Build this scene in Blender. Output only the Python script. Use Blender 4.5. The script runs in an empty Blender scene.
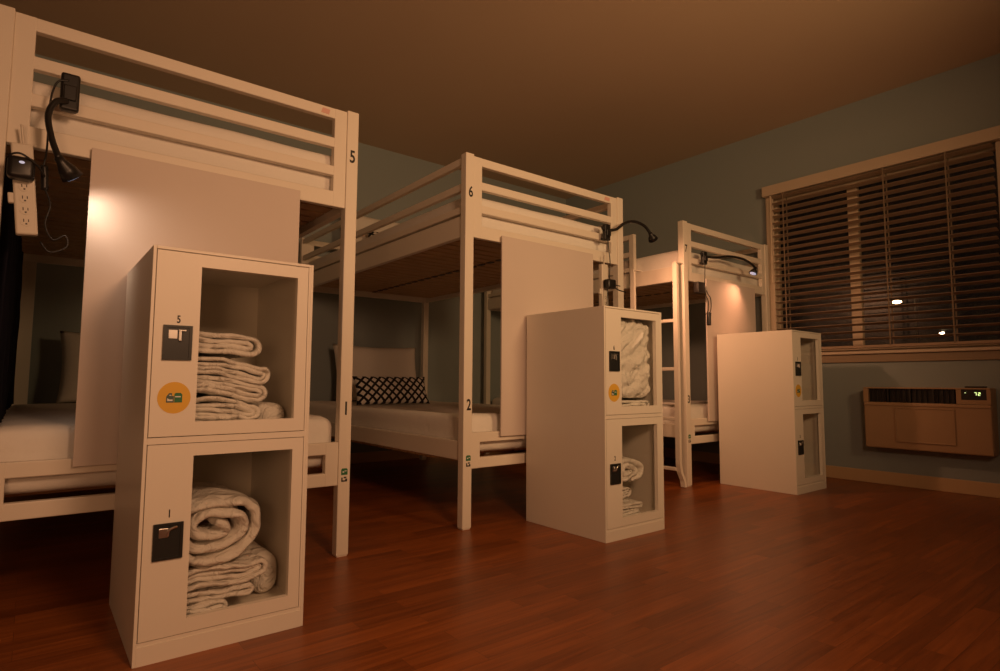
import bpy, bmesh, math, random
from mathutils import Vector, Matrix, noise
R = math.radians
PI = math.pi
random.seed(7)
scene = bpy.context.scene
col = scene.collection

# ------------------------------------------------------------------ materials
def new_mat(name):
    m = bpy.data.materials.new(name)
    m.use_nodes = True
    nt = m.node_tree
    b = nt.nodes['Principled BSDF']
    return m, nt, b

def N(nt, t, **kw):
    n = nt.nodes.new(t)
    for k, v in kw.items():
        setattr(n, k, v)
    return n

def plain(name, rgb, rough=0.5, var=0.05, scale=6.0, bump=0.0, bscale=60.0, metal=0.0, spec=0.5):
    m, nt, b = new_mat(name)
    b.inputs['Roughness'].default_value = rough
    b.inputs['Metallic'].default_value = metal
    b.inputs['Specular IOR Level'].default_value = spec
    tc = N(nt, 'ShaderNodeTexCoord')
    nz = N(nt, 'ShaderNodeTexNoise')
    nz.inputs['Scale'].default_value = scale
    nz.inputs['Detail'].default_value = 4
    nt.links.new(tc.outputs['Object'], nz.inputs['Vector'])
    mx = N(nt, 'ShaderNodeMix', data_type='RGBA')
    mx.inputs['A'].default_value = tuple(c * (1 - var) for c in rgb) + (1,)
    mx.inputs['B'].default_value = tuple(min(1, c * (1 + var)) for c in rgb) + (1,)
    nt.links.new(nz.outputs['Fac'], mx.inputs['Factor'])
    nt.links.new(mx.outputs['Result'], b.inputs['Base Color'])
    if bump:
        n2 = N(nt, 'ShaderNodeTexNoise')
        n2.inputs['Scale'].default_value = bscale
        n2.inputs['Detail'].default_value = 5
        nt.links.new(tc.outputs['Object'], n2.inputs['Vector'])
        bp = N(nt, 'ShaderNodeBump')
        bp.inputs['Strength'].default_value = bump
        bp.inputs['Distance'].default_value = 0.01
        nt.links.new(n2.outputs['Fac'], bp.inputs['Height'])
        nt.links.new(bp.outputs['Normal'], b.inputs['Normal'])
    return m

def emissive(name, rgb, strength):
    m, nt, b = new_mat(name)
    b.inputs['Base Color'].default_value = (*rgb, 1)
    b.inputs['Emission Color'].default_value = (*rgb, 1)
    b.inputs['Emission Strength'].default_value = strength
    return m

def glass_mat(name, tint=(0.93, 0.94, 0.92), rough=0.03, ior=1.45):
    m = bpy.data.materials.new(name)
    m.use_nodes = True
    nt = m.node_tree
    nt.nodes.clear()
    out = N(nt, 'ShaderNodeOutputMaterial')
    tr = N(nt, 'ShaderNodeBsdfTransparent')
    tr.inputs['Color'].default_value = (*tint, 1)
    gl = N(nt, 'ShaderNodeBsdfGlossy')
    gl.inputs['Roughness'].default_value = rough
    lw = N(nt, 'ShaderNodeLayerWeight')
    lw.inputs['Blend'].default_value = 0.5
    pw = N(nt, 'ShaderNodeMath', operation='POWER')
    pw.inputs[1].default_value = 4.0
    nt.links.new(lw.outputs['Facing'], pw.inputs[0])
    fr = N(nt, 'ShaderNodeMath', operation='MULTIPLY_ADD')
    fr.inputs[1].default_value = 0.5
    fr.inputs[2].default_value = ((ior - 1) / (ior + 1)) ** 2
    nt.links.new(pw.outputs[0], fr.inputs[0])
    mx = N(nt, 'ShaderNodeMixShader')
    nt.links.new(fr.outputs[0], mx.inputs[0])
    nt.links.new(tr.outputs[0], mx.inputs[1])
    nt.links.new(gl.outputs[0], mx.inputs[2])
    nt.links.new(mx.outputs[0], out.inputs['Surface'])
    return m

def floor_mat():
    m, nt, b = new_mat('laminate_wood')
    tc = N(nt, 'ShaderNodeTexCoord')
    br = N(nt, 'ShaderNodeTexBrick')
    br.offset = 0.37
    br.offset_frequency = 2
    br.squash = 1.0
    br.inputs['Color1'].default_value = (0.0, 0.0, 0.0, 1)
    br.inputs['Color2'].default_value = (1.0, 1.0, 1.0, 1)
    br.inputs['Mortar'].default_value = (0.3, 0.3, 0.3, 1)
    br.inputs['Scale'].default_value = 1.0
    br.inputs['Mortar Size'].default_value = 0.0006
    br.inputs['Brick Width'].default_value = 0.42
    br.inputs['Row Height'].default_value = 0.064
    nt.links.new(tc.outputs['Object'], br.inputs['Vector'])
    mp = N(nt, 'ShaderNodeMapping')
    mp.inputs['Scale'].default_value = (1.2, 22, 1)
    nt.links.new(tc.outputs['Object'], mp.inputs['Vector'])
    # every strip carries its own grain
    ad = N(nt, 'ShaderNodeVectorMath', operation='ADD')
    sc = N(nt, 'ShaderNodeVectorMath', operation='SCALE')
    sc.inputs['Scale'].default_value = 13.0
    nt.links.new(br.outputs['Color'], sc.inputs[0])
    nt.links.new(mp.outputs['Vector'], ad.inputs[0])
    nt.links.new(sc.outputs['Vector'], ad.inputs[1])
    nz = N(nt, 'ShaderNodeTexNoise')
    nz.inputs['Scale'].default_value = 2.2
    nz.inputs['Detail'].default_value = 7
    nz.inputs['Roughness'].default_value = 0.62
    nz.inputs['Distortion'].default_value = 0.8
    nt.links.new(ad.outputs['Vector'], nz.inputs['Vector'])
    b.inputs['Specular IOR Level'].default_value = 0.32
    r1 = N(nt, 'ShaderNodeValToRGB')
    r1.color_ramp.elements[0].position = 0.3
    r1.color_ramp.elements[0].color = (0.20, 0.055, 0.012, 1)
    r1.color_ramp.elements[1].position = 0.72
    r1.color_ramp.elements[1].color = (0.40, 0.122, 0.028, 1)
    nt.links.new(nz.outputs['Fac'], r1.inputs['Fac'])
    r2 = N(nt, 'ShaderNodeValToRGB')
    r2.color_ramp.elements[0].color = (0.74, 0.72, 0.70, 1)
    r2.color_ramp.elements[1].color = (1.08, 1.05, 1.0, 1)
    nt.links.new(br.outputs['Color'], r2.inputs['Fac'])
    mu = N(nt, 'ShaderNodeMix', data_type='RGBA', blend_type='MULTIPLY')
    mu.inputs['Factor'].default_value = 1
    nt.links.new(r1.outputs['Color'], mu.inputs['A'])
    nt.links.new(r2.outputs['Color'], mu.inputs['B'])
    mo = N(nt, 'ShaderNodeMix', data_type='RGBA')
    mo.inputs['B'].default_value = (0.06, 0.018, 0.007, 1)
    fm = N(nt, 'ShaderNodeMath', operation='MULTIPLY')
    fm.inputs[1].default_value = 0.55
    nt.links.new(br.outputs['Fac'], fm.inputs[0])
    nt.links.new(fm.outputs[0], mo.inputs['Factor'])
    nt.links.new(mu.outputs['Result'], mo.inputs['A'])
    nt.links.new(mo.outputs['Result'], b.inputs['Base Color'])
    rr = N(nt, 'ShaderNodeMapRange')
    rr.inputs['To Min'].default_value = 0.27
    rr.inputs['To Max'].default_value = 0.4
    nt.links.new(nz.outputs['Fac'], rr.inputs['Value'])
    nt.links.new(rr.outputs['Result'], b.inputs['Roughness'])
    bp = N(nt, 'ShaderNodeBump')
    bp.inputs['Strength'].default_value = 0.12
    bp.inputs['Distance'].default_value = 0.004
    nt.links.new(nz.outputs['Fac'], bp.inputs['Height'])
    nt.links.new(bp.outputs['Normal'], b.inputs['Normal'])
    return m

def lattice_mat():
    """white cushion cloth with a black diagonal lattice"""
    m, nt, b = new_mat('lattice_cloth')
    b.inputs['Roughness'].default_value = 0.9
    tc = N(nt, 'ShaderNodeTexCoord')
    mp = N(nt, 'ShaderNodeMapping')
    mp.inputs['Rotation'].default_value = (0, 0, R(45))
    mp.inputs['Scale'].default_value = (24, 24, 24)
    nt.links.new(tc.outputs['Object'], mp.inputs['Vector'])
    sp = N(nt, 'ShaderNodeSeparateXYZ')
    nt.links.new(mp.outputs['Vector'], sp.inputs['Vector'])
    outs = []
    for a in 'XY':
        fr = N(nt, 'ShaderNodeMath', operation='FRACT')
        nt.links.new(sp.outputs[a], fr.inputs[0])
        s = N(nt, 'ShaderNodeMath', operation='SUBTRACT')
        s.inputs[1].default_value = 0.5
        nt.links.new(fr.outputs[0], s.inputs[0])
        ab = N(nt, 'ShaderNodeMath', operation='ABSOLUTE')
        nt.links.new(s.outputs[0], ab.inputs[0])
        g = N(nt, 'ShaderNodeMath', operation='GREATER_THAN')
        g.inputs[1].default_value = 0.32
        nt.links.new(ab.outputs[0], g.inputs[0])
        outs.append(g)
    mxx = N(nt, 'ShaderNodeMath', operation='MAXIMUM')
    nt.links.new(outs[0].outputs[0], mxx.inputs[0])
    nt.links.new(outs[1].outputs[0], mxx.inputs[1])
    mx = N(nt, 'ShaderNodeMix', data_type='RGBA')
    mx.inputs['A'].default_value = (0.78, 0.74, 0.68, 1)
    mx.inputs['B'].default_value = (0.012, 0.011, 0.012, 1)
    nt.links.new(mxx.outputs[0], mx.inputs['Factor'])
    nt.links.new(mx.outputs['Result'], b.inputs['Base Color'])
    return m

M = {}
M['bed'] = plain('cream_bed_paint', (0.80, 0.735, 0.64), 0.42, 0.03, 4)
M['locker'] = plain('cream_locker_steel', (0.80, 0.75, 0.66), 0.45, 0.03, 3)
M['panel'] = plain('privacy_board', (0.66, 0.575, 0.525), 0.6, 0.04, 3)
M['slat'] = plain('birch_slat', (0.50, 0.33, 0.18), 0.6, 0.18, 9)
M['cloth'] = plain('white_cotton', (0.82, 0.79, 0.745), 0.95, 0.03, 5, 0.35, 22, spec=0.1)
M['duvet'] = plain('white_duvet_cotton', (0.87, 0.84, 0.79), 0.95, 0.03, 5, 1.0, 16, spec=0.1)
for nd in M['duvet'].node_tree.nodes:
    if nd.type == 'BUMP':
        nd.inputs['Distance'].default_value = 0.022
    if nd.type == 'TEX_NOISE' and abs(nd.inputs['Scale'].default_value - 16) < .01:
        nd.inputs['Distortion'].default_value = 1.6
        nd.inputs['Detail'].default_value = 3
M['pillow'] = plain('white_pillow_cotton', (0.80, 0.76, 0.70), 0.95, 0.03, 5, 0.3, 16, spec=0.1)
M['lattice'] = lattice_mat()
M['black'] = plain('black_plastic', (0.012, 0.011, 0.011), 0.4, 0.1, 10)
M['lockblack'] = plain('black_lock_plate', (0.018, 0.020, 0.020), 0.4, 0.1, 10)
M['chrome'] = plain('brushed_chrome', (0.75, 0.72, 0.68), 0.28, 0.04, 20, metal=1)
M['ink'] = plain('black_ink', (0.015, 0.013, 0.012), 0.6, 0.05)
M['yellow'] = plain('yellow_sticker', (0.74, 0.43, 0.05), 0.6, 0.06, 20)
M['green'] = plain('green_print', (0.03, 0.17, 0.07), 0.6, 0.06, 20)
M['slate'] = plain('slate_print', (0.07, 0.115, 0.10), 0.6, 0.06, 20)
M['white'] = plain('white_print', (0.75, 0.75, 0.70), 0.6, 0.02)
M['pink'] = plain('faded_pink_sticker', (0.72, 0.42, 0.36), 0.6, 0.1, 40)
M['strip'] = plain('ivory_plastic', (0.72, 0.66, 0.57), 0.45, 0.03)
M['socket'] = plain('dark_socket', (0.05, 0.04, 0.035), 0.6, 0.1)
M['wall'] = plain('grey_blue_wall_paint', (0.30, 0.345, 0.345), 0.75, 0.03, 2, 0.06, 120)
M['ceiling'] = plain('matt_ceiling_paint', (0.57, 0.425, 0.30), 0.9, 0.03, 2, 0.05, 150)
M['trim'] = plain('cream_trim_paint', (0.62, 0.50, 0.38), 0.5, 0.04, 5)
M['apron'] = plain('brown_apron_paint', (0.33, 0.24, 0.16), 0.6, 0.05, 5)
M['base'] = plain('cream_baseboard_paint', (0.62, 0.42, 0.23), 0.5, 0.05, 5)
M['blind'] = plain('brown_faux_wood_blind', (0.40, 0.28, 0.19), 0.5, 0.08, 12)
M['tape'] = plain('blind_cord', (0.25, 0.18, 0.12), 0.8, 0.05)
M['mullion'] = plain('window_frame_paint', (0.70, 0.55, 0.40), 0.5, 0.04)
M['glass'] = glass_mat('clear_glass', rough=.3)
M['acrylic'] = glass_mat('locker_acrylic', (0.96, 0.96, 0.95), 0.06)
M['ac'] = plain('beige_ac_plastic', (0.44, 0.28, 0.16), 0.38, 0.04, 4)
M['grille'] = plain('dark_grille', (0.025, 0.02, 0.018), 0.5, 0.1)
M['digits'] = emissive('display_digits', (0.75, 0.9, 0.35), 1.3)
M['navy'] = plain('dark_navy_cloth', (0.012, 0.012, 0.02), 0.95, 0.2, 8, 0.3, 20, spec=0.1)
M['led'] = emissive('warm_led', (1.0, 0.80, 0.55), 6)
M['led_cool'] = emissive('cool_led', (0.55, 0.62, 0.85), 0.5)
M['floor'] = floor_mat()
M['street'] = plain('street_pole_steel', (0.02, 0.02, 0.02), 0.6, 0.1)
M['glint_glow'] = emissive('reflection_glint', (1.0, 0.62, 0.3), 30)
M['porch_glow'] = emissive('porch_lamp_glow', (1.0, 0.72, 0.42), 30)

# ------------------------------------------------------------------ helpers
def obj(name, bm, mat, parent=None, smooth=False, loc=None, rot=None):
    me = bpy.data.meshes.new(name)
    bmesh.ops.recalc_face_normals(bm, faces=bm.faces[:])
    for f in bm.faces:
        f.smooth = smooth
    bm.to_mesh(me)
    bm.free()
    mats = mat if isinstance(mat, (list, tuple)) else [mat]
    for mm in mats:
        me.materials.append(mm)
    o = bpy.data.objects.new(name, me)
    col.objects.link(o)
    if parent:
        o.parent = parent
    if loc:
        o.location = loc
    if rot:
        o.rotation_euler = rot
    return o

def tag(o, label, cat, group=None):
    o['label'] = label
    o['category'] = cat
    if group:
        o['group'] = group
    return o

def thing(name, label, cat, loc=(0, 0, 0), rz=0.0, group=None):
    o = bpy.data.objects.new(name, None)
    o.empty_display_size = 0.1
    col.objects.link(o)
    o.location = loc
    o.rotation_euler = (0, 0, rz)
    return tag(o, label, cat, group)

def struct(name, bm, mat, parent=None):
    o = obj(name, bm, mat, parent)
    if not parent:
        o['kind'] = 'structure'
    return o

def box(bm, x0, x1, y0, y1, z0, z1, bev=0.0, seg=2):
    v = [bm.verts.new((x, y, z)) for x in (x0, x1) for y in (y0, y1) for z in (z0, z1)]
    fs = [(0, 1, 3, 2), (4, 6, 7, 5), (0, 4, 5, 1), (2, 3, 7, 6), (0, 2, 6, 4), (1, 5, 7, 3)]
    faces = [bm.faces.new([v[i] for i in f]) for f in fs]
    if bev:
        es = list({e for f in faces for e in f.edges})
        bmesh.ops.bevel(bm, geom=es, offset=bev, segments=seg, affect='EDGES', profile=0.5)

def B(*a, bev=0.0015, seg=2):
    bm = bmesh.new()
    box(bm, *a, bev=bev, seg=seg)
    return bm

def catmull(pts, n=8):
    pts = [Vector(p) for p in pts]
    P = [2 * pts[0] - pts[1]] + pts + [2 * pts[-1] - pts[-2]]
    out = []
    for i in range(1, len(P) - 2):
        for k in range(n):
            t = k / n
            p0, p1, p2, p3 = P[i - 1], P[i], P[i + 1], P[i + 2]
            out.append(0.5 * ((2 * p1) + (p2 - p0) * t + (2 * p0 - 5 * p1 + 4 * p2 - p3) * t * t + (3 * p1 - p0 - 3 * p2 + p3) * t ** 3))
    out.append(pts[-1])
    return out

def tube(bm, pts, r, sides=8, radii=None):
    pts = [Vector(p) for p in pts]
    rings = []
    up = Vector((0, 0, 1))
    prev = None
    for i, p in enumerate(pts):
        a = pts[max(0, i - 1)]
        b = pts[min(len(pts) - 1, i + 1)]
        d = (b - a)
        if d.length < 1e-9:
            d = Vector((0, 0, 1))
        d.normalize()
        if prev is None:
            s = d.cross(up)
            if s.length < 1e-3:
                s = d.cross(Vector((1, 0, 0)))
        else:
            s = prev - d * prev.dot(d)
        s.normalize()
        prev = s
        t = d.cross(s)
        rr = radii[i] if radii else r
        rings.append([bm.verts.new(p + (s * math.cos(2 * PI * k / sides) + t * math.sin(2 * PI * k / sides)) * rr) for k in range(sides)])
    for a, b in zip(rings, rings[1:]):
        for k in range(sides):
            bm.faces.new((a[k], a[(k + 1) % sides], b[(k + 1) % sides], b[k]))
    bm.faces.new(rings[0][::-1])
    bm.faces.new(rings[-1])

def T(pts, r, sides=8, n=8, radii=None):
    bm = bmesh.new()
    tube(bm, catmull(pts, n) if n else pts, r, sides, radii)
    return bm

def disc(bm, cx, cz, y, rx, rz, th=0.0006, n=32):
    f = [bm.verts.new((cx + rx * math.cos(2 * PI * k / n), y - th, cz + rz * math.sin(2 * PI * k / n))) for k in range(n)]
    b = [bm.verts.new((cx + rx * math.cos(2 * PI * k / n), y, cz + rz * math.sin(2 * PI * k / n))) for k in range(n)]
    bm.faces.new(f)
    bm.faces.new(b[::-1])
    for k in range(n):
        bm.faces.new((f[k], b[k], b[(k + 1) % n], f[(k + 1) % n]))

def poly(bm, pts, y, th=0.0005):
    """flat print in the x-z plane, facing -y"""
    f = [bm.verts.new((x, y - th, z)) for x, z in pts]
    b = [bm.verts.new((x, y, z)) for x, z in pts]
    bm.faces.new(f)
    bm.faces.new(b[::-1])
    n = len(pts)
    for k in range(n):
        bm.faces.new((f[k], b[k], b[(k + 1) % n], f[(k + 1) % n]))

def text(name, s, h, parent, loc, mat, squeeze=0.72):
    """printed figure standing in the x-z plane and facing -y, h = cap height"""
    cu = bpy.data.curves.new(name, 'FONT')
    cu.body = s
    cu.align_x = 'CENTER'
    cu.align_y = 'CENTER'
    cu.size = h / 0.70
    cu.offset = h * 0.03
    cu.extrude = 0.0003
    tmp = bpy.data.objects.new(name + '_tmp', cu)
    col.objects.link(tmp)
    dg = bpy.context.evaluated_depsgraph_get()
    me = bpy.data.meshes.new_from_object(tmp.evaluated_get(dg))
    col.objects.unlink(tmp)
    bpy.data.objects.remove(tmp)
    bpy.data.curves.remove(cu)
    me.transform(Matrix.Rotation(R(90), 4, 'X') @ Matrix.Diagonal((squeeze, 1, 1, 1)))
    me.materials.clear()
    me.materials.append(mat)
    me.name = name
    o = bpy.data.objects.new(name, me)
    col.objects.link(o)
    o.parent = parent
    o.location = loc
    return o

def nz(p, f, s=0.0):
    return noise.noise(Vector((p[0] * f + s, p[1] * f + s * 1.7, p[2] * f - s)))

def soft_box(sx, sy, sz, r, amp=0.004, f=6, seed=0.0, n=(18, 30, 8), ridge=0.0, rf=9):
    """rounded, slightly lumpy block; origin at the middle of its underside"""
    bm = bmesh.new()
    nx, ny, nzz = n
    grid = {}
    def vert(i, j, k):
        key = (i, j, k)
        if key not in grid:
            # denser towards the rims so that the rounding reads
            def sm(t):
                return 0.5 - 0.5 * math.cos(PI * t)
            p = Vector(((sm(i / nx) - .5) * sx, (sm(j / ny) - .5) * sy, (sm(k / nzz) - .5) * sz))
            inn = Vector((max(-sx / 2 + r, min(sx / 2 - r, p.x)), max(-sy / 2 + r, min(sy / 2 - r, p.y)), max(-sz / 2 + min(r, sz / 2), min(sz / 2 - min(r, sz / 2), p.z))))
            d = p - inn
            if d.length > 1e-9:
                d.normalize()
                p = inn + Vector((d.x * r, d.y * r, d.z * min(r, sz / 2)))
            nn = d if d.length > 1e-6 else Vector((0, 0, 1))
            q = nz(p, f, seed) * amp
            if ridge:
                a_, b_ = (p.x * .8 + p.z * .6), (p.z * .8 - p.x * .6)
                q += (abs(nz((a_ * .35, p.y * .5 + a_ * .1, b_), rf * 2, seed + 5)) ** 0.7 - .35) * ridge
                q += nz(p, rf * 4, seed + 9) * ridge * .12
            p = p + nn * q
            grid[key] = bm.verts.new((p.x, p.y, max(0.0, p.z + sz / 2)))
        return grid[key]
    for i in range(nx):
        for j in range(ny):
            for k in (0, nzz):
                bm.faces.new((vert(i, j, k), vert(i + 1, j, k), vert(i + 1, j + 1, k), vert(i, j + 1, k)))
    for i in range(nx):
        for k in range(nzz):
            for j in (0, ny):
                bm.faces.new((vert(i, j, k), vert(i + 1, j, k), vert(i + 1, j, k + 1), vert(i, j, k + 1)))
    for j in range(ny):
        for k in range(nzz):
            for i in (0, nx):
                bm.faces.new((vert(i, j, k), vert(i, j + 1, k), vert(i, j + 1, k + 1), vert(i, j, k + 1)))
    return bm

def pillow_bm(w, h, t, seed=0.0, n=26, amp=0.008):
    """a stuffed pillow in its own x-y plane, corners drawn out"""
    bm = bmesh.new()
    g = [[[None] * (n + 1) for _ in range(n + 1)] for _ in range(2)]
    for s in range(2):
        for i in range(n + 1):
            for j in range(n + 1):
                u = 2 * i / n - 1
                v = 2 * j / n - 1
                edge = max(abs(u), abs(v)) > 0.9999
                if edge and s == 1:
                    g[1][i][j] = g[0][i][j]
                    continue
                th = t / 2 * ((1 - u ** 4) * (1 - v ** 4)) ** 0.55
                px = u * w / 2 * (1 - 0.055 * (1 - v * v) * abs(u) ** 3)
                py = v * h / 2 * (1 - 0.07 * (1 - u * u) * abs(v) ** 3)
                q = nz((px, py, s), 7, seed) * amp * (1 - u ** 6) * (1 - v ** 6)
                z = (th + q) * (1 if s == 0 else -1)
                if edge:
                    z = 0.004 * nz((px, py, 0), 12, seed)
                g[s][i][j] = bm.verts.new((px, py, z))
    for s in range(2):
        for i in range(n):
            for j in range(n):
                q = [g[s][i][j], g[s][i + 1][j], g[s][i + 1][j + 1], g[s][i][j + 1]]
                bm.faces.new(q if s == 0 else q[::-1])
    return bm

def resample(pts, step):
    out = [Vector(pts[0])]
    acc = 0.0
    for a, b in zip(pts, pts[1:]):
        a, b = Vector(a), Vector(b)
        L = (b - a).length
        if L == 0:
            continue
        t = step - acc
        while t <= L:
            out.append(a.lerp(b, t / L))
            t += step
        acc = (acc + L) % step
    return out

def serpentine(x0, x1, z0, layers, pitch, rnd, slope=0.0):
    pts = []
    ra = pitch / 2
    xr = x1
    for k in range(layers):
        z = z0 + pitch * k
        fwd = k % 2 == 0
        xe = x1 + rnd.uniform(-.016, .006)
        xs = x0 + rnd.uniform(-.004, .012)
        a, b = (xs, xe) if fwd else (xe, xs)
        for q in range(9):
            t = q / 8
            x = a + (b - a) * t
            pts.append((x, z + 0.006 * math.sin(x * 31 + k * 1.7 + x0 * 9) + slope * (x - x0)))
        if k < layers - 1:
            for q in range(1, 6):
                an = -PI / 2 + PI * q / 6
                pts.append((b + (1 if fwd else -1) * ra * math.cos(an), z + ra + ra * math.sin(an) + slope * (b - x0)))
    return pts

def folded(x0, loops, y0, y1, seed, amp, rnd, zmin=None):
    """quilt folded over and over: every loop is a nest of U-turns (middle height, layers per side, layer pitch, right end, slope)"""
    bm = bmesh.new()
    for q, (zc, m, p, x1, sl) in enumerate(loops):
        for k in range(m):
            r = (k + .5) * p
            xa = x0 + rnd.uniform(-.006, .010)
            xe = x1 - m * p + rnd.uniform(-.004, .004)
            pts = []
            for u in range(11):
                x = xa + (xe - xa) * u / 10
                pts.append((x, zc - r + sl * (x - x0) + .003 * math.sin(x * 40 + q)))
            for u in range(1, 9):
                an = -PI / 2 + PI * u / 9
                pts.append((xe + 1.15 * r * math.cos(an), zc + r * math.sin(an) + sl * (xe - x0)))
            for u in range(11):
                x = xe + (xa - xe) * u / 10
                pts.append((x, zc + r + sl * (x - x0) + .003 * math.sin(x * 34 + q + k)))
            ribbon(pts, p * .96, y0 + rnd.uniform(0, .012), y1, seed + q * .02, amp, 24, .006, zmin, bm)
    return bm

def spiral(cx, cz, a, b, turns, start, r_end=0.2):
    pts = []
    n = int(40 * turns)
    for k in range(n + 1):
        t = k / n
        an = start + 2 * PI * turns * t
        r = (1 - (1 - r_end) * t) * (1 + .07 * math.sin(2 * an + 1.1) + .06 * math.sin(3 * an + 4 * t) * t)
        pts.append((cx + a * r * math.cos(an), cz + b * r * math.sin(an)))
    return pts

def ribbon(path, t, y0, y1, seed=0.0, amp=0.006, ny=22, step=0.007, zmin=None, bm=None):
    """thick quilt following a cross-section path (x, z) and running from y0 to y1, puffed at its rims"""
    P = resample([(x, z, 0) for x, z in path], step)
    n = len(P)
    bm = bm or bmesh.new()
    rings = []
    endl = t * 0.75
    for j in range(ny + 1):
        s = j / ny
        s = 0.5 - 0.5 * math.cos(PI * s)
        y = y0 + (y1 - y0) * s
        d = min(y - y0, y1 - y)
        e = max(0.0, 1 - d / endl)
        sc = max(0.12, math.sqrt(max(0, 1 - e * e)))
        plus, minus = [], []
        for i, p in enumerate(P):
            a = P[max(0, i - 1)]
            b = P[min(n - 1, i + 1)]
            tg = (b - a).normalized()
            nr = Vector((-tg.y, tg.x, 0))
            wv = Vector((nz((p.x, y, p.y), 9, seed), nz((p.x, y, p.y), 9, seed + 11), 0)) * amp + Vector((nz((p.x, y, p.y), 24, seed + 21), nz((p.x, y, p.y), 24, seed + 31), 0)) * amp * .45 + nr * (nz((p.x, y * .6, p.y), 45, seed + 2) * amp * .22)
            c = p + wv
            # rims wander in and out a little
            yy = y + (0.020 * nz((p.x * 1.4, 0, p.y), 14, seed + 3) if d < endl * 1.6 else 0)
            ee = min(i, n - 1 - i) * step
            cap = math.sqrt(max(0.02, 1 - max(0, 1 - ee / (t * .5)) ** 2))
            hw = t / 2 * sc * cap * (1 + 0.22 * nz((p.x, y, p.y), 16, seed + 7))
            q1 = c + nr * hw
            q2 = c - nr * hw
            if zmin is not None:
                q1.y = max(q1.y, zmin)
                q2.y = max(q2.y, zmin)
            plus.append(bm.verts.new((q1.x, yy, q1.y)))
            minus.append(bm.verts.new((q2.x, yy, q2.y)))
        rings.append((plus, minus))
    for (p1, m1), (p2, m2) in zip(rings, rings[1:]):
        for i in range(n - 1):
            bm.faces.new((p1[i], p1[i + 1], p2[i + 1], p2[i]))
            bm.faces.new((m1[i], m2[i], m2[i + 1], m1[i + 1]))
        bm.faces.new((p1[0], p2[0], m2[0], m1[0]))
        bm.faces.new((p1[-1], m1[-1], m2[-1], p2[-1]))
    for (p, m) in (rings[0], rings[-1]):
        for i in range(n - 1):
            bm.faces.new((p[i], m[i], m[i + 1], p[i + 1]))
    return bm

# ------------------------------------------------------------------ the room
WX, BY, CZ = 4.206, 4.235, 2.494
LX, FY = -1.3, -2.2
WY0, WY1, WZ0, WZ1 = 0.775, 2.125, 0.832, 2.0     # window opening

struct('floor', B(LX - .1, WX + .1, FY - .1, BY + .1, -0.1, 0, bev=0), M['floor'])
struct('ceiling', B(LX - .1, WX + .1, FY - .1, BY + .1, CZ, CZ + .1, bev=0), M['ceiling'])
struct('wall_back', B(LX - .1, WX + .1, BY, BY + .1, 0, CZ, bev=0), M['wall'])
struct('wall_left', B(LX - .1, LX, FY, BY, 0, CZ, bev=0), M['wall'])
struct('wall_front', B(LX - .1, WX + .1, FY - .1, FY, 0, CZ, bev=0), M['wall'])
bm = bmesh.new()
for a in ((FY, WY0, 0, CZ), (WY1, BY, 0, CZ), (WY0, WY1, 0, WZ0), (WY0, WY1, WZ1, CZ)):
    box(bm, WX, WX + .12, *a)
struct('wall_right', bm, M['wall'])
struct('baseboard_right', B(WX - .014, WX, FY, BY, 0, 0.078, bev=.003), M['base'])
struct('baseboard_back', B(LX, WX - .014, BY - .014, BY, 0, 0.078, bev=.003), M['base'])

# window: frame in the opening, sliding sash with a mullion, pane
bm = bmesh.new()
fx0, fx1 = WX + .055, WX + .1
box(bm, fx0, fx1, WY0, WY0 + .035, WZ0, WZ1, .003)
box(bm, fx0, fx1, WY1 - .035, WY1, WZ0, WZ1, .003)
box(bm, fx0, fx1, WY0 + .035, WY1 - .035, WZ0, WZ0 + .035, .003)
box(bm, fx0, fx1, WY0 + .035, WY1 - .035, WZ1 - .035, WZ1, .003)
win = bpy.data.objects.new('window_1', None)
col.objects.link(win)
win['kind'] = 'structure'
win.location = (0, 0, 0)
obj('window_frame', bm, M['mullion'], win)
obj('mullion', B(fx0 + .003, fx1 - .003, 1.55, 1.612, WZ0 + .035, WZ1 - .035, bev=.003), M['mullion'], win)
bm = bmesh.new()
box(bm, fx0 + .02, fx0 + .025, WY0 + .035, 1.55, WZ0 + .035, WZ1 - .035)
box(bm, fx0 + .02, fx0 + .025, 1.612, WY1 - .035, WZ0 + .035, WZ1 - .035)
obj('window_pane', bm, M['glass'], win)
# window surround
struct('trim_1', B(WX - .016, WX, 2.085, 2.138, .832, 1.985, bev=.003), M['trim'])
struct('trim_2', B(WX - .016, WX, .762, .806, .832, 1.985, bev=.003), M['trim'])
struct('trim_3', B(WX - .035, WX, .70, 2.19, .812, .832, bev=.004), M['trim'])
struct('trim_4', B(WX - .015, WX, .74, 2.16, .760, .811, bev=.003), M['apron'])

# blind hanging in front of the opening
bl = thing('window_blind', 'wide brown slatted blind hanging open over the dark window', 'blind', (WX, 1.45, WZ1))
obj('valance', B(-.055, -.001, -.72, .695, -.012, .062, bev=.004), M['trim'], bl)['label'] = 'cream valance board'
bm = bmesh.new()
nsl, pitch = 23, 0.0482
for k in range(nsl):
    z = -.032 - pitch * k
    tl = R(-12)
    c, s = math.cos(tl), math.sin(tl)
    y0, y1 = -.635, .622
    cs = []
    for q in range(5):                      # crowned slat
        u = -.024 + .012 * q
        w = .0016 * (1 - (u / .024) ** 2)
        cs.append((u, w + .0012))
    ring = cs + [(u, w - .0024) for u, w in reversed(cs)]
    va = [bm.verts.new((-.029 + u * c - w * s, y0, z + u * s + w * c)) for u, w in ring]
    vb = [bm.verts.new((-.029 + u * c - w * s, y1, z + u * s + w * c)) for u, w in ring]
    m = len(ring)
    for i in range(m):
        bm.faces.new((va[i], va[(i + 1) % m], vb[(i + 1) % m], vb[i]))
    bm.faces.new(va[::-1])
    bm.faces.new(vb)
obj('slats', bm, M['blind'], bl)
zb = -.032 - pitch * nsl
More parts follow.
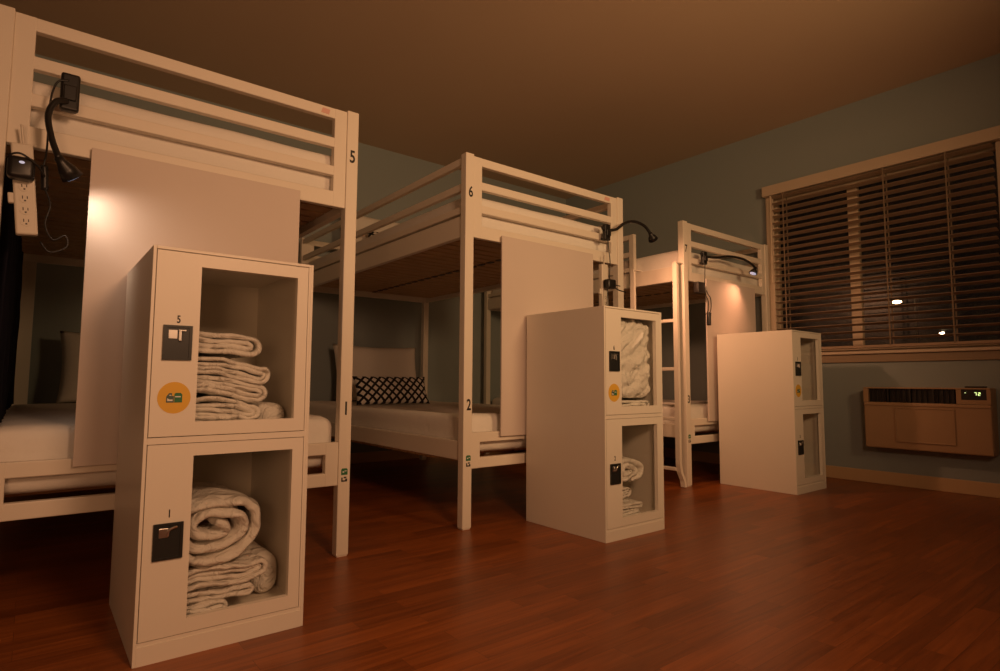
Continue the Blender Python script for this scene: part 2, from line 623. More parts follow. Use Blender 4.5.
obj('bottom_rail', B(-.054, -.004, -.635, .622, zb - .010, zb + .008, bev=.003), M['blind'], bl)
for y in (.54, -.095, -.42):
    bm = bmesh.new()
    for x in (-.0575, -.0025):
        box(bm, x - .0006, x + .0006, y - .004, y + .004, zb, -.012)
    obj('ladder_cord', bm, M['tape'], bl)
obj('tilt_wand', T([(-.062, .628, -.02), (-.064, .628, -.3), (-.064, .63, -.66)], .006, 8, 4), M['trim'], bl)

# air conditioner set in the wall below the window
ac = thing('air_conditioner', 'beige air conditioner mounted on the wall below the window', 'air conditioner', (WX, 1.183, .233))
bm = bmesh.new()
AW, AH, AD = .3135, .369, .12
# casing with openings for grille and display: assembled from bars round the recesses
box(bm, -AD + .03, 0, -AW, AW, 0, AH, .006)
box(bm, -AD, -AD + .029, -AW, AW, 0, .278, .008)
box(bm, -AD, -AD + .029, -AW, AW, .36, AH, .003)
box(bm, -AD, -AD + .029, .287, AW, .2782, .3598)
box(bm, -AD, -AD + .029, -.183, -.160, .2782, .3598)
box(bm, -AD, -AD + .029, -AW, -.296, .2782, .3598)
box(bm, -AD, -AD + .029, -.2958, -.1832, .2782, .302)
obj('casing', bm, M['ac'], ac)
bm = bmesh.new()
box(bm, -AD + .022, -AD + .028, -.1598, .2868, .2784, .3596)
for k in range(17):
    y = -.15 + k * .0265
    box(bm, -AD + .006, -AD + .022, y - .001, y + .001, .2784, .3596)
for y in (-.05, .065, .18):
    box(bm, -AD + .004, -AD + .022, y - .004, y + .004, .2784, .3596)
obj('air_grille', bm, M['grille'], ac)
bm = bmesh.new()
box(bm, -AD - .004, -AD - .0002, -.15, .145, .045, .249, .0015)
box(bm, -AD - .009, -AD - .004, -.15, .145, .045, .051, .001)
box(bm, -AD - .009, -AD - .004, -.15, .145, .243, .249, .001)
box(bm, -AD - .009, -AD - .004, .139, .145, .051, .243, .001)
box(bm, -AD - .009, -AD - .004, -.15, -.144, .051, .243, .001)
obj('front_panel', bm, M['ac'], ac)
bm = bmesh.new()
box(bm, -AD - .006, -AD - .0002, -AW + .004, AW - .004, .258, .270, .002)
obj('air_deflector', bm, M['ac'], ac)
cp = obj('control_panel', B(-AD + .004, -AD + .028, -.2956, -.1834, .3022, .3596, bev=.001), M['grille'], ac)
seg = {'7': 'abc', '2': 'abged'}
def digit(bm, yc, zc, s, w=.008, h=.013, t=.0022):
    x0, x1 = -AD + .0028, -AD + .0038
    S = {'a': (-w, w, h - t, h + t), 'g': (-w, w, -t, t), 'd': (-w, w, -h - t, -h + t),
         'b': (-w - t, -w + t, 0, h), 'c': (-w - t, -w + t, -h, 0), 'f': (w - t, w + t, 0, h), 'e': (w - t, w + t, -h, 0)}
    for q in seg[s]:
        a = S[q]
        box(bm, x0, x1, yc + a[0], yc + a[1], zc + a[2], zc + a[3])
for yc, sgl in ((-.2465, '7'), (-.2635, '2')):
    bm = bmesh.new()
    digit(bm, yc, .336, sgl, .0042, .0075, .0016)
    obj('digit', bm, M['digits'], cp)
obj('indicator', B(-AD + .0028, -AD + .0038, -.203, -.199, .340, .344, bev=0), M['digits'], cp)
obj('top_block', B(-.075, -.02, -.28, -.19, AH + .0002, AH + .009, bev=.002), M['grille'], ac)  # small dark block on top of the casing

# ------------------------------------------------------------------ bunk beds
W, L, H = 1.05, 2.05, 1.628
PW, PD, ST = .045, .040, .047

def end_frame(name, bed, y0, y1, bars, zlo, zhi, wide=ST):
    bm = bmesh.new()
    for x, w in ((PW, wide), (W - PW - ST, ST)):
        box(bm, x, x + w, y0, y1, zlo, zhi, .0025)
    for (a, b) in bars:
        box(bm, PW + ST - .004, W - PW - ST + .004, y0 + .001, y1 - .001, a, b, .003)
    return obj(name, bm, M['bed'], bed)

def guard(bed, x0, x1, y0, y1, stile):
    bm = bmesh.new()
    for (a, b) in ((1.584, 1.618), (1.466, 1.500), (1.364, 1.394)):
        box(bm, x0, x1, y0, y1, a, b, .003)
    if stile:
        box(bm, x0 - .002, x1 + .002, y0 - .04, y0, 1.27, 1.618, .003)
    obj('guard_rail', bm, M['bed'], bed)

def slats_bm(z0, z1, y=.06):
    bm = bmesh.new()
    gap, sw = .017, .066
    ys = []
    mid = W / 2
    while y + sw < L - .05:
        box(bm, .036, mid - .008, y, y + sw, z0, z1, .002)
        box(bm, mid + .008, W - .036, y, y + sw, z0, z1, .002)
        ys.append(y)
        y += sw + gap
    for f in bm.faces:
        f.material_index = 0
    for y in ys:                       # black pads painting in the dark gap between the slat halves
        old = set(bm.faces)
        box(bm, mid - .013, mid + .013, y + .012, y + sw - .012, z0 - .004, z0 - .0002)
        for f in bm.faces:
            if f not in old:
                f.material_index = 1
    return bm

def make_bed(name, label, loc, up, low, up_left, guards, px=.222):
    bed = thing(name, label, 'bunk bed', loc, 0, 'bunk beds in a row')
    for (x, y) in ((0, 0), (W - PW, 0), (0, L - PD), (W - PW, L - PD)):
        bm = bmesh.new()
        box(bm, x, x + PW, y, y + PD, .004, H, .003)
        box(bm, x + .004, x + PW - .004, y + .004, y + PD - .004, 0, .005)
        obj('post', bm, M['bed'], bed)
    ubars = ((1.584, 1.622), (1.476, 1.512), (1.370, 1.406), (1.255, 1.312))
    lbars = ((.36, .402), (.25, .295))
    for (y0, y1) in ((.005, .033), (L - .033, L - .005)):
        end_frame('end_frame', bed, y0, y1, ubars, 1.255, 1.622)
        end_frame('end_frame', bed, y0, y1, lbars, .25, .402)
    if up_left == 'r':      # wide upright of the head frame, seen at the far left
        obj('head_upright', B(PW, PW + .078, L - .031, L - .007, .4025, 1.2545, bev=.002), M['bed'], bed)
    for x0 in (.006, W - .034):
        obj('side_rail', B(x0, x0 + .028, PD, L - PD, 1.256, 1.351, bev=.003), M['bed'], bed)
        obj('side_rail', B(x0, x0 + .028, PD, L - PD, .285, .366, bev=.003), M['bed'], bed)
    for side, y0 in guards:
        x0 = .008 if side == 'l' else W - .032
        guard(bed, x0, x0 + .024, y0, L - PD, y0 > PD + .01)
    obj('slats', slats_bm(1.284, 1.302), [M['slat'], M['black']], bed)['label'] = 'bare wooden slats under the upper mattress'
    obj('slats', slats_bm(.268, .286, .30), [M['slat'], M['black']], bed)['label'] = 'bare wooden slats under the lower mattress'
    obj('privacy_panel', B(px, px + .6, -.012, -.003, .381, 1.282, bev=.001), M['panel'], bed)['label'] = 'pinkish white privacy board'
    # printed numbers and a small sticker
    cu, cl = (PW / 2 + .005, .027)
    xu = W - PW / 2 if up_left == 'r' else PW / 2 + .004
    text('numeral', up, .046, bed, (xu, -.0004, 1.452), M['ink'])['label'] = 'black figure near the top of the post'
    text('numeral', low, .046, bed, (xu, -.0004, .52), M['ink'])['label'] = 'black figure at mattress height'
    bm = bmesh.new()
    poly(bm, [(xu - .012, .286), (xu + .012, .286), (xu + .012, .305), (xu + .008, .309), (xu - .008, .309), (xu - .012, .305)], -.0001)
    st = obj('sticker', bm, M['green'], bed)
    bm = bmesh.new()
    poly(bm, [(xu - .007, .294), (xu - .001, .294), (xu - .001, .299), (xu - .007, .299)], -.0007)
    poly(bm, [(xu + .001, .298), (xu + .008, .298), (xu + .008, .301), (xu + .001, .301)], -.0007)
    obj('print', bm, M['white'], st)
    bm = bmesh.new()
    poly(bm, [(xu - .011, .262), (xu + .011, .262), (xu + .011, .267), (xu - .011, .267)], -.0001)
    poly(bm, [(xu - .011, .267), (xu - .006, .267), (xu - .006, .277), (xu - .011, .277)], -.0001)
    poly(bm, [(xu + .004, .267), (xu + .011, .267), (xu + .011, .272), (xu + .004, .272)], -.0001)
    poly(bm, [(xu - .002, .274), (xu + .008, .274), (xu + .008, .279), (xu - .002, .279)], -.0001)
    obj('mark', bm, M['ink'], st)
    return bed

B1, B2, B3 = (-.131, 2.0247), (1.446, 2.072), (3.118, 2.1167)
bed1 = make_bed('bunk_bed', 'cream metal bunk bed nearest the camera, posts numbered 5 and 1', (*B1, 0), '5', '1', 'r', (('l', PD),), .233)
bed2 = make_bed('bunk_bed', 'cream metal bunk bed in the middle of the row, post numbered 6 and 2', (*B2, 0), '6', '2', 'l', (('l', PD), ('r', PD)), .195)
bed3 = make_bed('bunk_bed', 'cream metal bunk bed at the far end, beside the window blind', (*B3, 0), '7', '3', 'l', (('l', .43), ('r', PD)))
for bd, x, w in ((bed1, .905, .03), (bed2, .905, .04)):
    bm = bmesh.new()
    poly(bm, [(x, 1.594), (x + w, 1.592), (x + w + .004, 1.611), (x + .006, 1.613)], .0058, .0007)
    obj('faded_sticker', bm, M['pink'], bd)['label'] = 'small faded pink sticker on the top rail'

# mattresses
def mattress(bed, z, h, label, seed, sag=0.0):
    bx, by = bed.location.x, bed.location.y
    o = obj('mattress', soft_box(W - .082, L - .088, h, .045 if h > .17 else .032, .004, 4, seed, (16, 30, 10)), M['cloth'], None, True,
            (bx + W / 2, by + L / 2, z))
    for v in o.data.vertices:
        if sag and v.co.z > h * .6:
            v.co.z -= sag * max(0, 1 - (2.1 * v.co.x / W) ** 2) ** .5 * max(0, 1 - (2.05 * v.co.y / L) ** 6)
    return tag(o, label, 'mattress', 'white mattresses on the bunks')
mattress(bed1, .306, .185, 'white mattress on the lower bunk of the nearest bed, behind the nearest locker', 1.0)
mattress(bed1, 1.304, .160, 'white mattress on the upper bunk of the nearest bed, seen through its rails', 2.0)
mattress(bed2, .306, .180, 'white mattress on the lower bunk of the middle bed, below the checkered cushion', 3.0, .03)
mattress(bed2, 1.304, .160, 'white mattress on the upper bunk of the middle bed, above the wooden slats', 4.0)
mattress(bed3, .306, .180, 'white mattress on the lower bunk of the bed by the window', 5.0)
mattress(bed3, 1.304, .160, 'white mattress on the upper bunk of the bed by the window', 6.0)

# pillows (stood up against the head frames)
def pillow(name, w, h, t, cx, y, z0, lean, mat, label, cat, seed, roll=0.0, amp=.008):
    o = obj(name, pillow_bm(w, h, t, seed, 26, amp), mat, None, True)
    a = R(90 - lean)
    o.rotation_euler = (a, R(roll), 0)
    o.rotation_mode = 'XYZ'
    m = Matrix.Rotation(a, 4, 'X') @ Matrix.Rotation(R(roll), 4, 'Z')
    o.rotation_euler = m.to_euler()
    zmin = min((m @ v.co).z for v in o.data.vertices)
    o.location = (cx, y, z0 - zmin)
    return tag(o, label, cat, {'pillow': 'white pillows on the bunks', 'cushion': 'checkered cushions'}[cat])
pillow('pillow', .68, .42, .13, 2.015, 4.0, .475, 12, M['pillow'], 'white pillow standing at the head of the lower middle bunk', 'pillow', 1.3)
pillow('cushion', .56, .205, .10, 1.955, 3.66, .464, 22, M['lattice'], 'black and white checkered cushion on the lower middle bunk', 'cushion', 2.2, 0, .004)
pillow('pillow', .62, .40, .13, 2.03, 4.00, 1.466, 12, M['pillow'], 'white pillow on the upper bunk of the middle bed', 'pillow', 3.1)
pillow('cushion', .46, .25, .11, 2.06, 3.82, 1.466, 22, M['lattice'], 'black and white checkered cushion on the upper middle bunk', 'cushion', 4.2, 0, .004)
pillow('pillow', .64, .40, .13, .43, 3.97, .494, 12, M['pillow'], 'white pillow in shadow on the lower bunk of the nearest bed', 'pillow', 5.1)

# dark cloth on the far left side of the nearest bunk
bm = bmesh.new()
n, mz = 90, 14
g = []
for i in range(n + 1):
    y = 2.12 + 1.9 * i / n
    rowv = []
    for k in range(mz + 1):
        z = 1.25 - (.755 * k / mz)
        x = -.078 + .013 * math.sin(y * 34 + .6 * math.sin(z * 5)) + .008 * nz((y, z, 0), 5)
        rowv.append(x)
    g.append((y, rowv))
f, b = [], []
for y, row in g:
    f.append([bm.verts.new((x + .002, y, 1.25 - .755 * k / mz)) for k, x in enumerate(row)])
    b.append([bm.verts.new((x - .002, y, 1.25 - .755 * k / mz)) for k, x in enumerate(row)])
for i in range(n):
    for k in range(mz):
        bm.faces.new((f[i][k], f[i + 1][k], f[i + 1][k + 1], f[i][k + 1]))
        bm.faces.new((b[i][k], b[i][k + 1], b[i + 1][k + 1], b[i + 1][k]))
for i in range(n):
    bm.faces.new((f[i][0], b[i][0], b[i + 1][0], f[i + 1][0]))
    bm.faces.new((f[i][mz], f[i + 1][mz], b[i + 1][mz], b[i][mz]))
for k in range(mz):
    bm.faces.new((f[0][k], f[0][k + 1], b[0][k + 1], b[0][k]))
    bm.faces.new((f[n][k], b[n][k], b[n][k + 1], f[n][k + 1]))
tag(obj('curtain', bm, M['navy'], None, True), 'dark cloth hanging along the far left side of the nearest bunk', 'curtain')

# ladder of the far bed
la = thing('bunk_ladder', 'cream ladder hooked on the side of the far bunk, between two beds', 'ladder', (3.056, 2.295, 0))
for y in (.163, -.163):
    pts = [(-.003, y, 1.345), (-.003, y, .7), (-.003, y, .14), (.004, y - .002, .09), (.02, y - .012, .04), (.022, y - .016, .004)]
    bm = bmesh.new()
    # flat tube stringer
    P = [Vector(p) for p in pts]
    rings = []
    for p in P:
        rings.append([bm.verts.new((p.x + dx, p.y + dy, p.z)) for dx, dy in ((-.010, -.015), (.010, -.015), (.010, .015), (-.010, .015))])
    for a, c in zip(rings, rings[1:]):
        for k in range(4):
            bm.faces.new((a[k], a[(k + 1) % 4], c[(k + 1) % 4], c[k]))
    bm.faces.new(rings[0])
    bm.faces.new(rings[-1][::-1])
    obj('stringer', bm, M['bed'], la)
for z in (.107, .405, .705, 1.0):
    obj('rung', B(-.012, .006, -.149, .149, z - .010, z + .010, bev=.003), M['bed'], la)
for y in (.163, -.163):
    bm = bmesh.new()
    box(bm, -.001, .080, y - .012, y + .012, 1.3525, 1.358)
    box(bm, -.014, -.0005, y - .012, y + .012, 1.343, 1.358)
    obj('hook', bm, M['bed'], la)

# ------------------------------------------------------------------ lockers
KW, KD, KH = .372, .470, .927

def numeral_mark(door, s, z):
    text('numeral', s, .017, door, (.058, -.0004, z), M['ink'], .7)

def make_locker(label, loc, rz, up, low):
    k = thing('locker', label, 'locker', loc, rz, 'cream two-door lockers')
    bm = bmesh.new()
    t = .007
    box(bm, 0, t, 0, KD, 0, KH, .0008)                 # sides, back, top, bottom, shelf
    box(bm, KW - t, KW, 0, KD, 0, KH, .0008)
    box(bm, t, KW - t, KD - .004, KD, 0, KH)
    box(bm, t, KW - t, 0, KD - .004, KH - t, KH, .0008)
    box(bm, t, KW - t, 0, KD - .004, .476, .4905)
    box(bm, t, KW - t, .002, KD - .004, .040, .0485)
    box(bm, t, KW - t, 0, .004, 0, .040)
    box(bm, KW - t - .005, KW - t, .001, .018, .0485, .476)
    box(bm, KW - t - .005, KW - t, .001, .018, .4905, KH - t)
    obj('cabinet', bm, M['locker'], k)
    for (z0, z1, wz0, wz1, lz, s, nzv) in ((.4925, .918, .524, .888, .706, up, .7595), (.0505, .4745, .082, .446, .260, low, .3195)):
        bm = bmesh.new()
        x0, x1 = t + .0016, KW - t - .0066
        wx0, wx1 = .102, .331
        box(bm, x0, wx0, 0, .017, z0, z1)
        box(bm, wx1, x1, 0, .017, z0, z1)
        box(bm, wx0, wx1, 0, .017, z0, wz0)
        box(bm, wx0, wx1, 0, .017, wz1, z1)
        door = obj('door', bm, M['locker'], k)
        obj('window_pane', B(wx0 - .004, wx1 + .004, .0172, .0195, wz0 - .004, wz1 + .004, bev=0), M['acrylic'], door)['label'] = 'clear pane'
        bm = bmesh.new()
        box(bm, .027, .087, -.0035, -.0002, lz - .040, lz + .040, .001)
        for a in ((.027, .033, lz - .040, lz + .040), (.081, .087, lz - .040, lz + .040), (.033, .081, lz - .040, lz - .035), (.033, .081, lz + .035, lz + .040)):
            box(bm, a[0], a[1], -.006, -.0035, a[2], a[3])
        obj('lock', bm, M['lockblack'], door)['label'] = 'black lock plate'
        bm = bmesh.new()
        box(bm, .038, .056, -.0052, -.0036, lz + .009, lz + .029, .0004)
        if z0 > .3:
            box(bm, .0585, .0735, -.0085, -.0036, lz + .0265, lz + .030, .0005)
            box(bm, .0585, .0645, -.0105, -.0036, lz + .004, lz + .0265, .001)
        else:
            tube(bm, catmull([(.055, -.008, lz + .012), (.0565, -.010, lz + .024), (.064, -.010, lz + .029), (.0735, -.006, lz + .030)], 6), .0028, 8)
        obj('latch', bm, M['chrome'], door)['label'] = 'chrome hasp'
        numeral_mark(door, s, nzv)
        if z0 > .3:
            bm = bmesh.new()
            disc(bm, .056, .580, -.0001, .034, .036)
            obj('sticker', bm, M['yellow'], door)['label'] = 'round yellow sticker'
            bm = bmesh.new()
            yy = -.0008
            poly(bm, [(.040, .569), (.0555, .569), (.0555, .584), (.0515, .584), (.0515, .5905), (.0455, .5905), (.040, .583)], yy)
            obj('emblem', bm, M['slate'], door)
            bm = bmesh.new()
            poly(bm, [(.0563, .569), (.0725, .569), (.0725, .587), (.069, .591), (.0585, .591), (.0563, .588)], yy)
            obj('emblem', bm, M['green'], door)
            bm = bmesh.new()
            poly(bm, [(.042, .5725), (.053, .5725), (.053, .576), (.047, .576), (.042, .579)], yy - .0006)
            poly(bm, [(.058, .581), (.069, .581), (.069, .5835), (.058, .5835)], yy - .0006)
            poly(bm, [(.046, .5845), (.050, .5845), (.050, .5865), (.046, .5865)], yy - .0006)
            obj('emblem', bm, M['white'], door)
    return k

K1, K2, K3 = (.203, 1.5265), (1.776, 1.5765), (3.386, 1.597)
lk1 = make_locker('tall cream two-door locker nearest the camera, numbered 5 and 1', (*K1, 0), 0, '5', '1')
lk2 = make_locker('cream two-door locker in front of the middle bed, stuffed with bedding', (*K2, 0), 0, '6', '2')
lk3 = make_locker('cream two-door locker farthest from the camera, in front of the bed by the window', (*K3, 0), 0, '7', '3')

# bedding in the lockers
rnd = random.Random(3)
def bedding(name, bm, k, mat, label, cat, dz=0.0, group=None):
    o = obj(name, bm, mat, None, True, (k[0], k[1], dz))
    return tag(o, label, cat, group)
# near locker, upper compartment (shelf at .4905)
G1, G2 = 'bedding behind the pane numbered 5', 'bedding behind the pane numbered 1'
G3 = 'bedding in the middle locker'
bedding('folded_duvet', folded(.05, [(.518, 2, .0125, .238, -.06), (.566, 2, .0115, .252, -.13)], .035, .33, 1.1, .010, rnd, .4915), K1, M['duvet'],
        'white duvet folded in layers, lowest of the stack behind the pane numbered 5', 'duvet', 0, G1)
bedding('folded_duvet', folded(.05, [(.624, 2, .0118, .280, -.17), (.672, 2, .0112, .284, -.16)], .030, .33, 2.3, .010, rnd), K1, M['duvet'],
        'white folded duvet in the middle of the stack behind the pane numbered 5', 'duvet', 0, G1)
bedding('folded_duvet', folded(.05, [(.724, 2, .0130, .256, -.10)], .032, .33, 4.7, .005, rnd), K1, M['duvet'],
        'neatly folded white duvet on top of the stack behind the pane numbered 5', 'duvet', 0, G1)
bedding('pillow', soft_box(.085, .30, .068, .03, .004, 9, 3.3, (10, 18, 8)), (K1[0] + .306, K1[1] + .25), M['duvet'],
        'small rolled white pillow beside the stack behind the pane numbered 5', 'pillow', .4915, G1)
# near locker, lower compartment (floor at .0485)
bedding('rolled_duvet', ribbon(spiral(.168, .266, .112, .080, 2.7, -2.5, .12), .021, .030, .34, 6.1, .014), K1, M['duvet'],
        'thick rolled white duvet on top behind the pane numbered 1', 'duvet', 0, G2)
bedding('folded_duvet', folded(.05, [(.112, 1, .0125, .262, -.02), (.148, 2, .0120, .292, .02)], .035, .33, 7.7, .010, rnd), K1, M['duvet'],
        'white folded duvet under the thick roll behind the pane numbered 1', 'duvet', 0, G2)
bedding('folded_duvet', folded(.05, [(.072, 2, .0110, .205, -.02)], .028, .33, 9.2, .012, rnd, .0492), K1, M['duvet'],
        'crumpled white duvet at the bottom behind the pane numbered 1', 'duvet', 0, G2)
bedding('pillow', soft_box(.070, .30, .105, .034, .005, 8, 5.5, (10, 18, 8)), (K1[0] + .318, K1[1] + .28), M['duvet'],
        'white pillow tucked right of the duvets behind the pane numbered 1', 'pillow', .0492, G2)
# middle locker
bedding('crumpled_duvet', soft_box(.305, .36, .335, .045, .012, 7, 8.8, (64, 26, 64), .034, 11), (K2[0] + .190, K2[1] + .210), M['duvet'],
        'big crumpled white duvet filling the upper half of the middle locker', 'duvet', .556, G3)
bedding('folded_duvet', folded(.05, [(.520, 2, .0125, .335, 0)], .030, .33, 3.9, .007, rnd, .4915), K2, M['duvet'],
        'flat folded white duvet at the bottom of the middle locker upper compartment', 'duvet', 0, G3)
bedding('rolled_duvet', ribbon(spiral(.175, .258, .098, .058, 2.3, -1.2, .15), .022, .030, .33, 12.1, .014), K2, M['duvet'],
        'rolled white duvet in the lower compartment of the middle locker', 'duvet', 0, G3)
bedding('folded_duvet', folded(.05, [(.162, 2, .0100, .225, 0)], .045, .33, 14.1, .010, rnd), K2, M['duvet'],
        'small folded white duvet between the roll and the lowest one in the middle locker', 'duvet', 0, G3)
bedding('folded_duvet', folded(.05, [(.074, 2, .0120, .255, 0), (.113, 1, .0120, .270, 0)], .030, .33, 15.1, .009, rnd, .0492), K2, M['duvet'],
        'folded white duvet lowest in the lower compartment of the middle locker', 'duvet', 0, G3)

# ------------------------------------------------------------------ clip lamps and power strips
def clip_lamp(label, o, clamp_h, neck, aim, head_len, cable, knob, led, power, colr, spot=75, blend=.8):
    """o = middle of the clamp; neck, cable = points relative to it"""
    t = thing('reading_lamp', label, 'lamp', o, 0, 'clip lamps on the bunks')
    bm = bmesh.new()
    h = clamp_h / 2
    box(bm, -.022, .022, -.020, .004, -h, h, .007, 3)
    box(bm, -.018, .018, .004, .016, -h + .004, -h + .016, .003)
    box(bm, -.016, .016, -.028, -.020, -h * .5, h * .3, .004)
    obj('clamp', bm, M['black'], t)
    if knob:
        bm = bmesh.new()
        tube(bm, catmull([(-.014, -.008, .01), (-.03, -.012, .012), (-.038, -.012, .026)], 5), .007, 8)
        obj('switch', bm, M['black'], t)
    obj('gooseneck', T(neck, .008, 10, 10), M['black'], t, True)
    p = Vector(neck[-1])
    d = Vector(aim).normalized()
    bm = bmesh.new()
    tube(bm, [p - d * .004, p + d * .010, p + d * head_len * .55, p + d * head_len], .01, 18, [.0105, .012, .021, .027])
    hd = obj('lamp_head', bm, M['black'], t, True)
    bm = bmesh.new()
    e = p + d * (head_len + .0006)
    tube(bm, [e, e + d * .0012], .020, 18)
    obj('led_lens', bm, led, hd)
    if cable:
        obj('cable', T(cable, .0028, 6, 10), M['black'], t, True)
    li = bpy.data.lights.new('lamp_beam', 'SPOT')
    li.energy = power
    li.color = colr
    li.spot_size = R(spot)
    li.spot_blend = blend
    li.shadow_soft_size = .03
    lo = bpy.data.objects.new('lamp_beam', li)
    col.objects.link(lo)
    lo.parent = t
    lo.location = e + d * .004
    lo.rotation_euler = d.to_track_quat('-Z', 'Y').to_euler()
    return t

# lamp 1: clipped to the near bed's rails
lamp1 = clip_lamp('black clip lamp bent down on the nearest bed, above the power strip', (.043, 1.992, 1.413), .105,
          [(-.006, -.024, -.03), (-.030, -.036, -.045), (-.044, -.045, -.09), (-.034, -.064, -.155), (-.016, -.080, -.212)],
          (.50, .31, -.60), .055,
          [(-.004, -.02, .03), (-.03, -.02, .015), (-.042, -.02, -.05), (-.042, -.015, -.17), (-.048, -.012, -.235)],
          False, M['led_cool'], 2.5, (1.0, .74, .55), 125, 1.0)
# lamp 2: the middle bed
clip_lamp('black clip lamp arching to the right from the middle bed', (2.324, 2.05, 1.405), .088,
          [(.01, -.02, .01), (.055, -.03, .022), (.11, -.04, .062), (.18, -.05, .080), (.25, -.06, .066), (.295, -.065, .03)],
          (.75, .15, -.62), .042,
          [(-.002, -.018, -.03), (.006, -.018, -.09), (.018, -.016, -.16), (.02, -.01, -.24), (.055, -.012, -.268), (.10, -.012, -.275)],
          True, M['led_cool'], 24, (1.0, .45, .22), 120, 1.0)
# lamp 3: the far bed
lamp3 = clip_lamp('black clip lamp over the glowing board of the far bed by the window', (3.292, 2.095, 1.408), .085,
          [(.01, -.02, .008), (.10, -.035, .012), (.22, -.045, .035), (.34, -.075, .030), (.425, -.095, .0), (.455, -.10, -.02)],
          (-.36, .13, -.80), .042,
          [(-.004, -.018, -.03), (-.006, -.016, -.10), (-.002, -.012, -.18), (.006, -.01, -.23), (.03, -.012, -.27), (.03, -.012, -.33), (.0, -.01, -.36)],
          True, M['led_cool'], 8.5, (1.0, .43, .21), 115, 1.0)

def power_strip(label, loc, tilt, n, length):
    t = thing('power_strip', label, 'power strip', loc, 0, 'power strips on the bunks')
    t.rotation_euler = (0, R(tilt), 0)
    w = .047
    obj('strip_body', B(-w / 2, w / 2, -.014, .014, -length, 0, bev=.005, seg=3), M['strip'], t)
    for k in range(n):
        z = -length + .034 + k * .031
        bm = bmesh.new()
        disc(bm, 0, z, -.0142, .0125, .0125, .0012, 20)
        ob = obj('outlet', bm, M['strip'], t)
        bm = bmesh.new()
        poly(bm, [(-.006, z - .001), (-.004, z - .001), (-.004, z + .007), (-.006, z + .007)], -.0155)
        poly(bm, [(.004, z - .001), (.006, z - .001), (.006, z + .006), (.004, z + .006)], -.0155)
        poly(bm, [(-.002, z - .008), (.002, z - .008), (.002, z - .004), (-.002, z - .004)], -.0155)
        obj('slots', bm, M['socket'], ob)
    obj('mounting_tab', B(-w / 2 - .012, -w / 2 + .002, -.01, .004, -length * .66, -length * .66 + .028, bev=.003), M['strip'], t)
    obj('supply_cord', T([(.004, 0, -.004), (.003, -.004, .012), (.002, -.012, .05)], .0035, 8, 5), M['strip'], t, True)
    return t
power_strip('ivory power strip with outlets hanging under the rail of the nearest bed', (-.052, 2.002, 1.247), -5.5, 5, .245)
t = thing('charger', 'black charger plugged into the top of the ivory power strip', 'charger', (-.046, 1.980, 1.174))
bm = bmesh.new()
box(bm, -.032, .026, -.036, .0065, -.033, .026, .012, 4)
obj('plug_body', bm, M['black'], t, True)
obj('charger_cord', T([(-.028, -.03, .015), (-.026, -.040, .022), (-.004, -.044, .028), (.03, -.03, .008), (.046, -.012, -.012)], .003, 6, 8), M['black'], t, True)
bm = bmesh.new()
disc(bm, -.002, .008, -.0362, .006, .0035, .0008, 14)
obj('indicator_light', bm, M['led_cool'], t)
t = bpy.data.objects.new('cord_drop', None)
col.objects.link(t)
t.parent = lamp1
t.location = Vector((.002, 1.985, 1.165)) - lamp1.location
obj('inline_plug', T([(-.004, 0, .03), (-.002, 0, .0), (.0, 0, -.035)], .009, 10, 5), M['black'], t, True)
obj('cord', T([(.0, 0, -.03), (.014, -.004, -.075), (.006, -.006, -.13), (.024, -.01, -.17), (.05, -.01, -.155), (.055, -.01, -.185), (.02, -.012, -.205), (-.002, -.01, -.18)], .0024, 6, 8), M['black'], t, True)

power_strip('ivory power strip with black plugs behind the middle locker', (2.312, 2.055, 1.235), 0, 2, .24)
t = thing('charger', 'black charger on the power strip above the middle locker', 'charger', (2.318, 2.031, 1.13))
obj('plug_body', B(-.03, .032, -.034, .006, -.028, .022, bev=.010, seg=3), M['black'], t, True)
obj('charger_cord', T([(.02, -.02, -.016), (.06, -.026, -.03), (.11, -.03, -.036)], .003, 6, 8), M['black'], t, True)
obj('charger_cord', T([(-.02, -.02, -.02), (-.03, -.022, -.10), (-.028, -.02, -.17)], .003, 6, 8), M['black'], t, True)

t = bpy.data.objects.new('cord_drop', None)
col.objects.link(t)
t.parent = lamp3
t.location = Vector((3.30, 2.075, 1.18)) - lamp3.location
obj('cord', T([(-.006, 0, .02), (.004, -.002, .0), (.028, -.006, -.03), (.03, -.006, -.09), (.008, -.006, -.135)], .003, 6, 8), M['black'], t, True)
obj('inline_plug', T([(.01, -.006, -.12), (.004, -.006, -.15), (.006, -.004, -.20)], .013, 10, 5), M['black'], t, True)
t = thing('charger', 'dark plug block under the rail of the far bed', 'charger', (3.243, 2.095, 1.215))
obj('plug_body', B(-.035, .04, -.02, .02, -.035, .035, bev=.008, seg=3), M['grille'], t, True)

# ------------------------------------------------------------------ outside, seen through the blind at night
def pole_lamp(label, name, d, dist, mat, r, arm):
    p = Vector((0, 0, .62)) + Vector(d).normalized() * dist
    t = thing(name, label, 'street light', (p.x, p.y, 0))
    obj('pole', T([(0, -arm, 0), (0, -arm, p.z * .6), (0, -arm, p.z + .1)], .05, 8, 0), M['street'], t)
    bm = bmesh.new()
    tube(bm, [(0, -arm, p.z + .1), (0, 0, p.z + .12)], .03, 8)
    obj('arm', bm, M['street'], t)
    bm = bmesh.new()
    bmesh.ops.create_icosphere(bm, subdivisions=2, radius=1)
    for v in bm.verts:
        v.co = Vector((v.co.x * r, v.co.y * r * 1.5, v.co.z * r * .62 + p.z))
    obj('lamp_head', bm, mat, t, True)

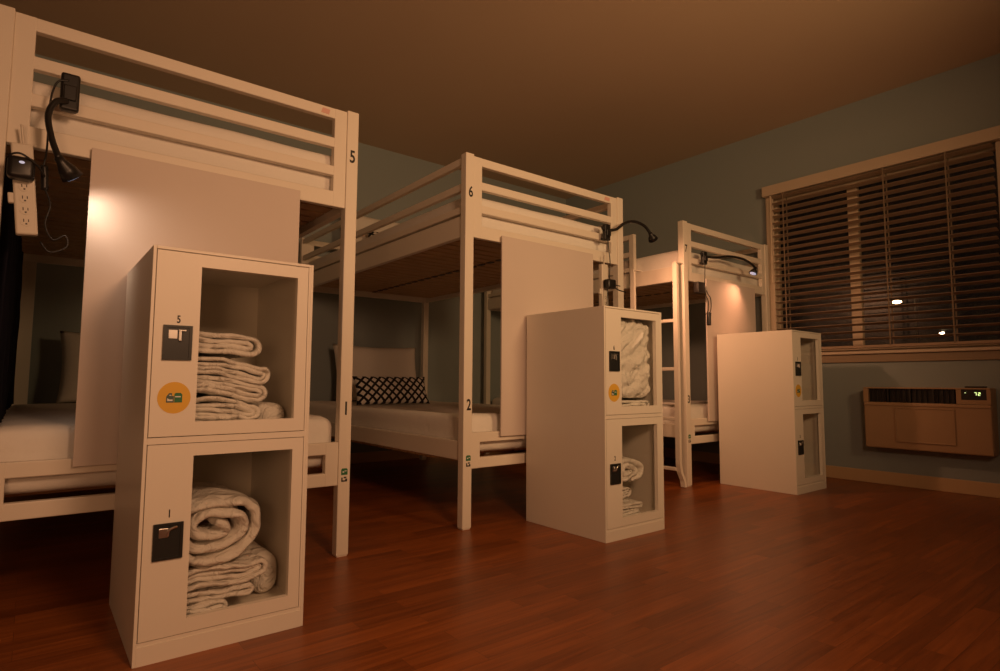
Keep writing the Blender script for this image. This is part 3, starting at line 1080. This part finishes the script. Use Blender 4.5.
# ------------------------------------------------------------------ camera
f_px, pitch_, roll_, yaw_ = 590.4667, .0786, .0057, .9011
cam = bpy.data.cameras.new('camera')
cam.sensor_width = 36
cam.sensor_fit = 'HORIZONTAL'
cam.lens = f_px * 36 / 1000
cam.clip_start = .02
cam.clip_end = 200
co = bpy.data.objects.new('camera', cam)
col.objects.link(co)
rt = Vector((math.sin(yaw_), -math.cos(yaw_), 0))
fw = Vector((math.cos(yaw_) * math.cos(pitch_), math.sin(yaw_) * math.cos(pitch_), math.sin(pitch_)))
up = rt.cross(fw)
cr, sr = math.cos(roll_), math.sin(roll_)
Rr = rt * cr + up * sr
Uu = up * cr - rt * sr
mw = Matrix(((Rr.x, Uu.x, -fw.x, 0), (Rr.y, Uu.y, -fw.y, 0), (Rr.z, Uu.z, -fw.z, .62), (0, 0, 0, 1)))
co.matrix_world = mw
scene.camera = co

def pix_dir(u, v):
    a, b = (u - 500) / f_px, (v - 335.5) / f_px
    return Rr * a - Uu * b + fw
pole_lamp('small glowing glint beyond the blind, stand-in for a reading lamp reflection', 'pole_lamp', pix_dir(897, 302), 22, M['glint_glow'], .085, .5)  # glowing ball put outside in place of the reading lamp's reflection
pole_lamp('tiny distant street lamp low beyond the blind', 'pole_lamp', pix_dir(942, 333), 24, M['porch_glow'], .05, .4)

# ------------------------------------------------------------------ light
def spot(name, loc, aim, power, colr, size, cone):
    li = bpy.data.lights.new(name, 'SPOT')
    li.energy = power
    li.color = colr
    li.shadow_soft_size = size
    li.spot_size = R(cone)
    li.spot_blend = 1.0
    o = bpy.data.objects.new(name, li)
    col.objects.link(o)
    o.location = loc
    o.rotation_euler = (Vector(aim) - Vector(loc)).to_track_quat('-Z', 'Y').to_euler()
    return o
# unseen spots behind the camera, added and tuned to fit the room's brightness
spot('added_room_spot', (.6, -.4, 1.5), (1.2, 2.2, 1.2), 84, (1.0, .525, .27), .22, 150)
spot('added_room_spot', (2.0, -.8, 1.6), (2.6, 2.6, 1.8), 125, (1.0, .59, .27), .22, 100)

spot('added_room_spot', (-.35, .05, .75), (-.1, 2.0, .6), 19, (1.0, .50, .24), .2, 150)  # unseen spot added to brighten the near locker's left side

w = bpy.data.worlds.new('night')
scene.world = w
w.use_nodes = True
bg = w.node_tree.nodes['Background']
bg.inputs['Color'].default_value = (.0012, .0010, .0009, 1)
bg.inputs['Strength'].default_value = 1.0

scene.view_settings.view_transform = 'Standard'
scene.view_settings.look = 'None'
scene.view_settings.gamma = 1.0
scene.view_settings.use_curve_mapping = False
scene.view_settings.exposure = 0.0
scene.cycles.max_bounces = 8
scene.cycles.diffuse_bounces = 5
scene.cycles.transparent_max_bounces = 12
scene.cycles.sample_clamp_indirect = 4.0
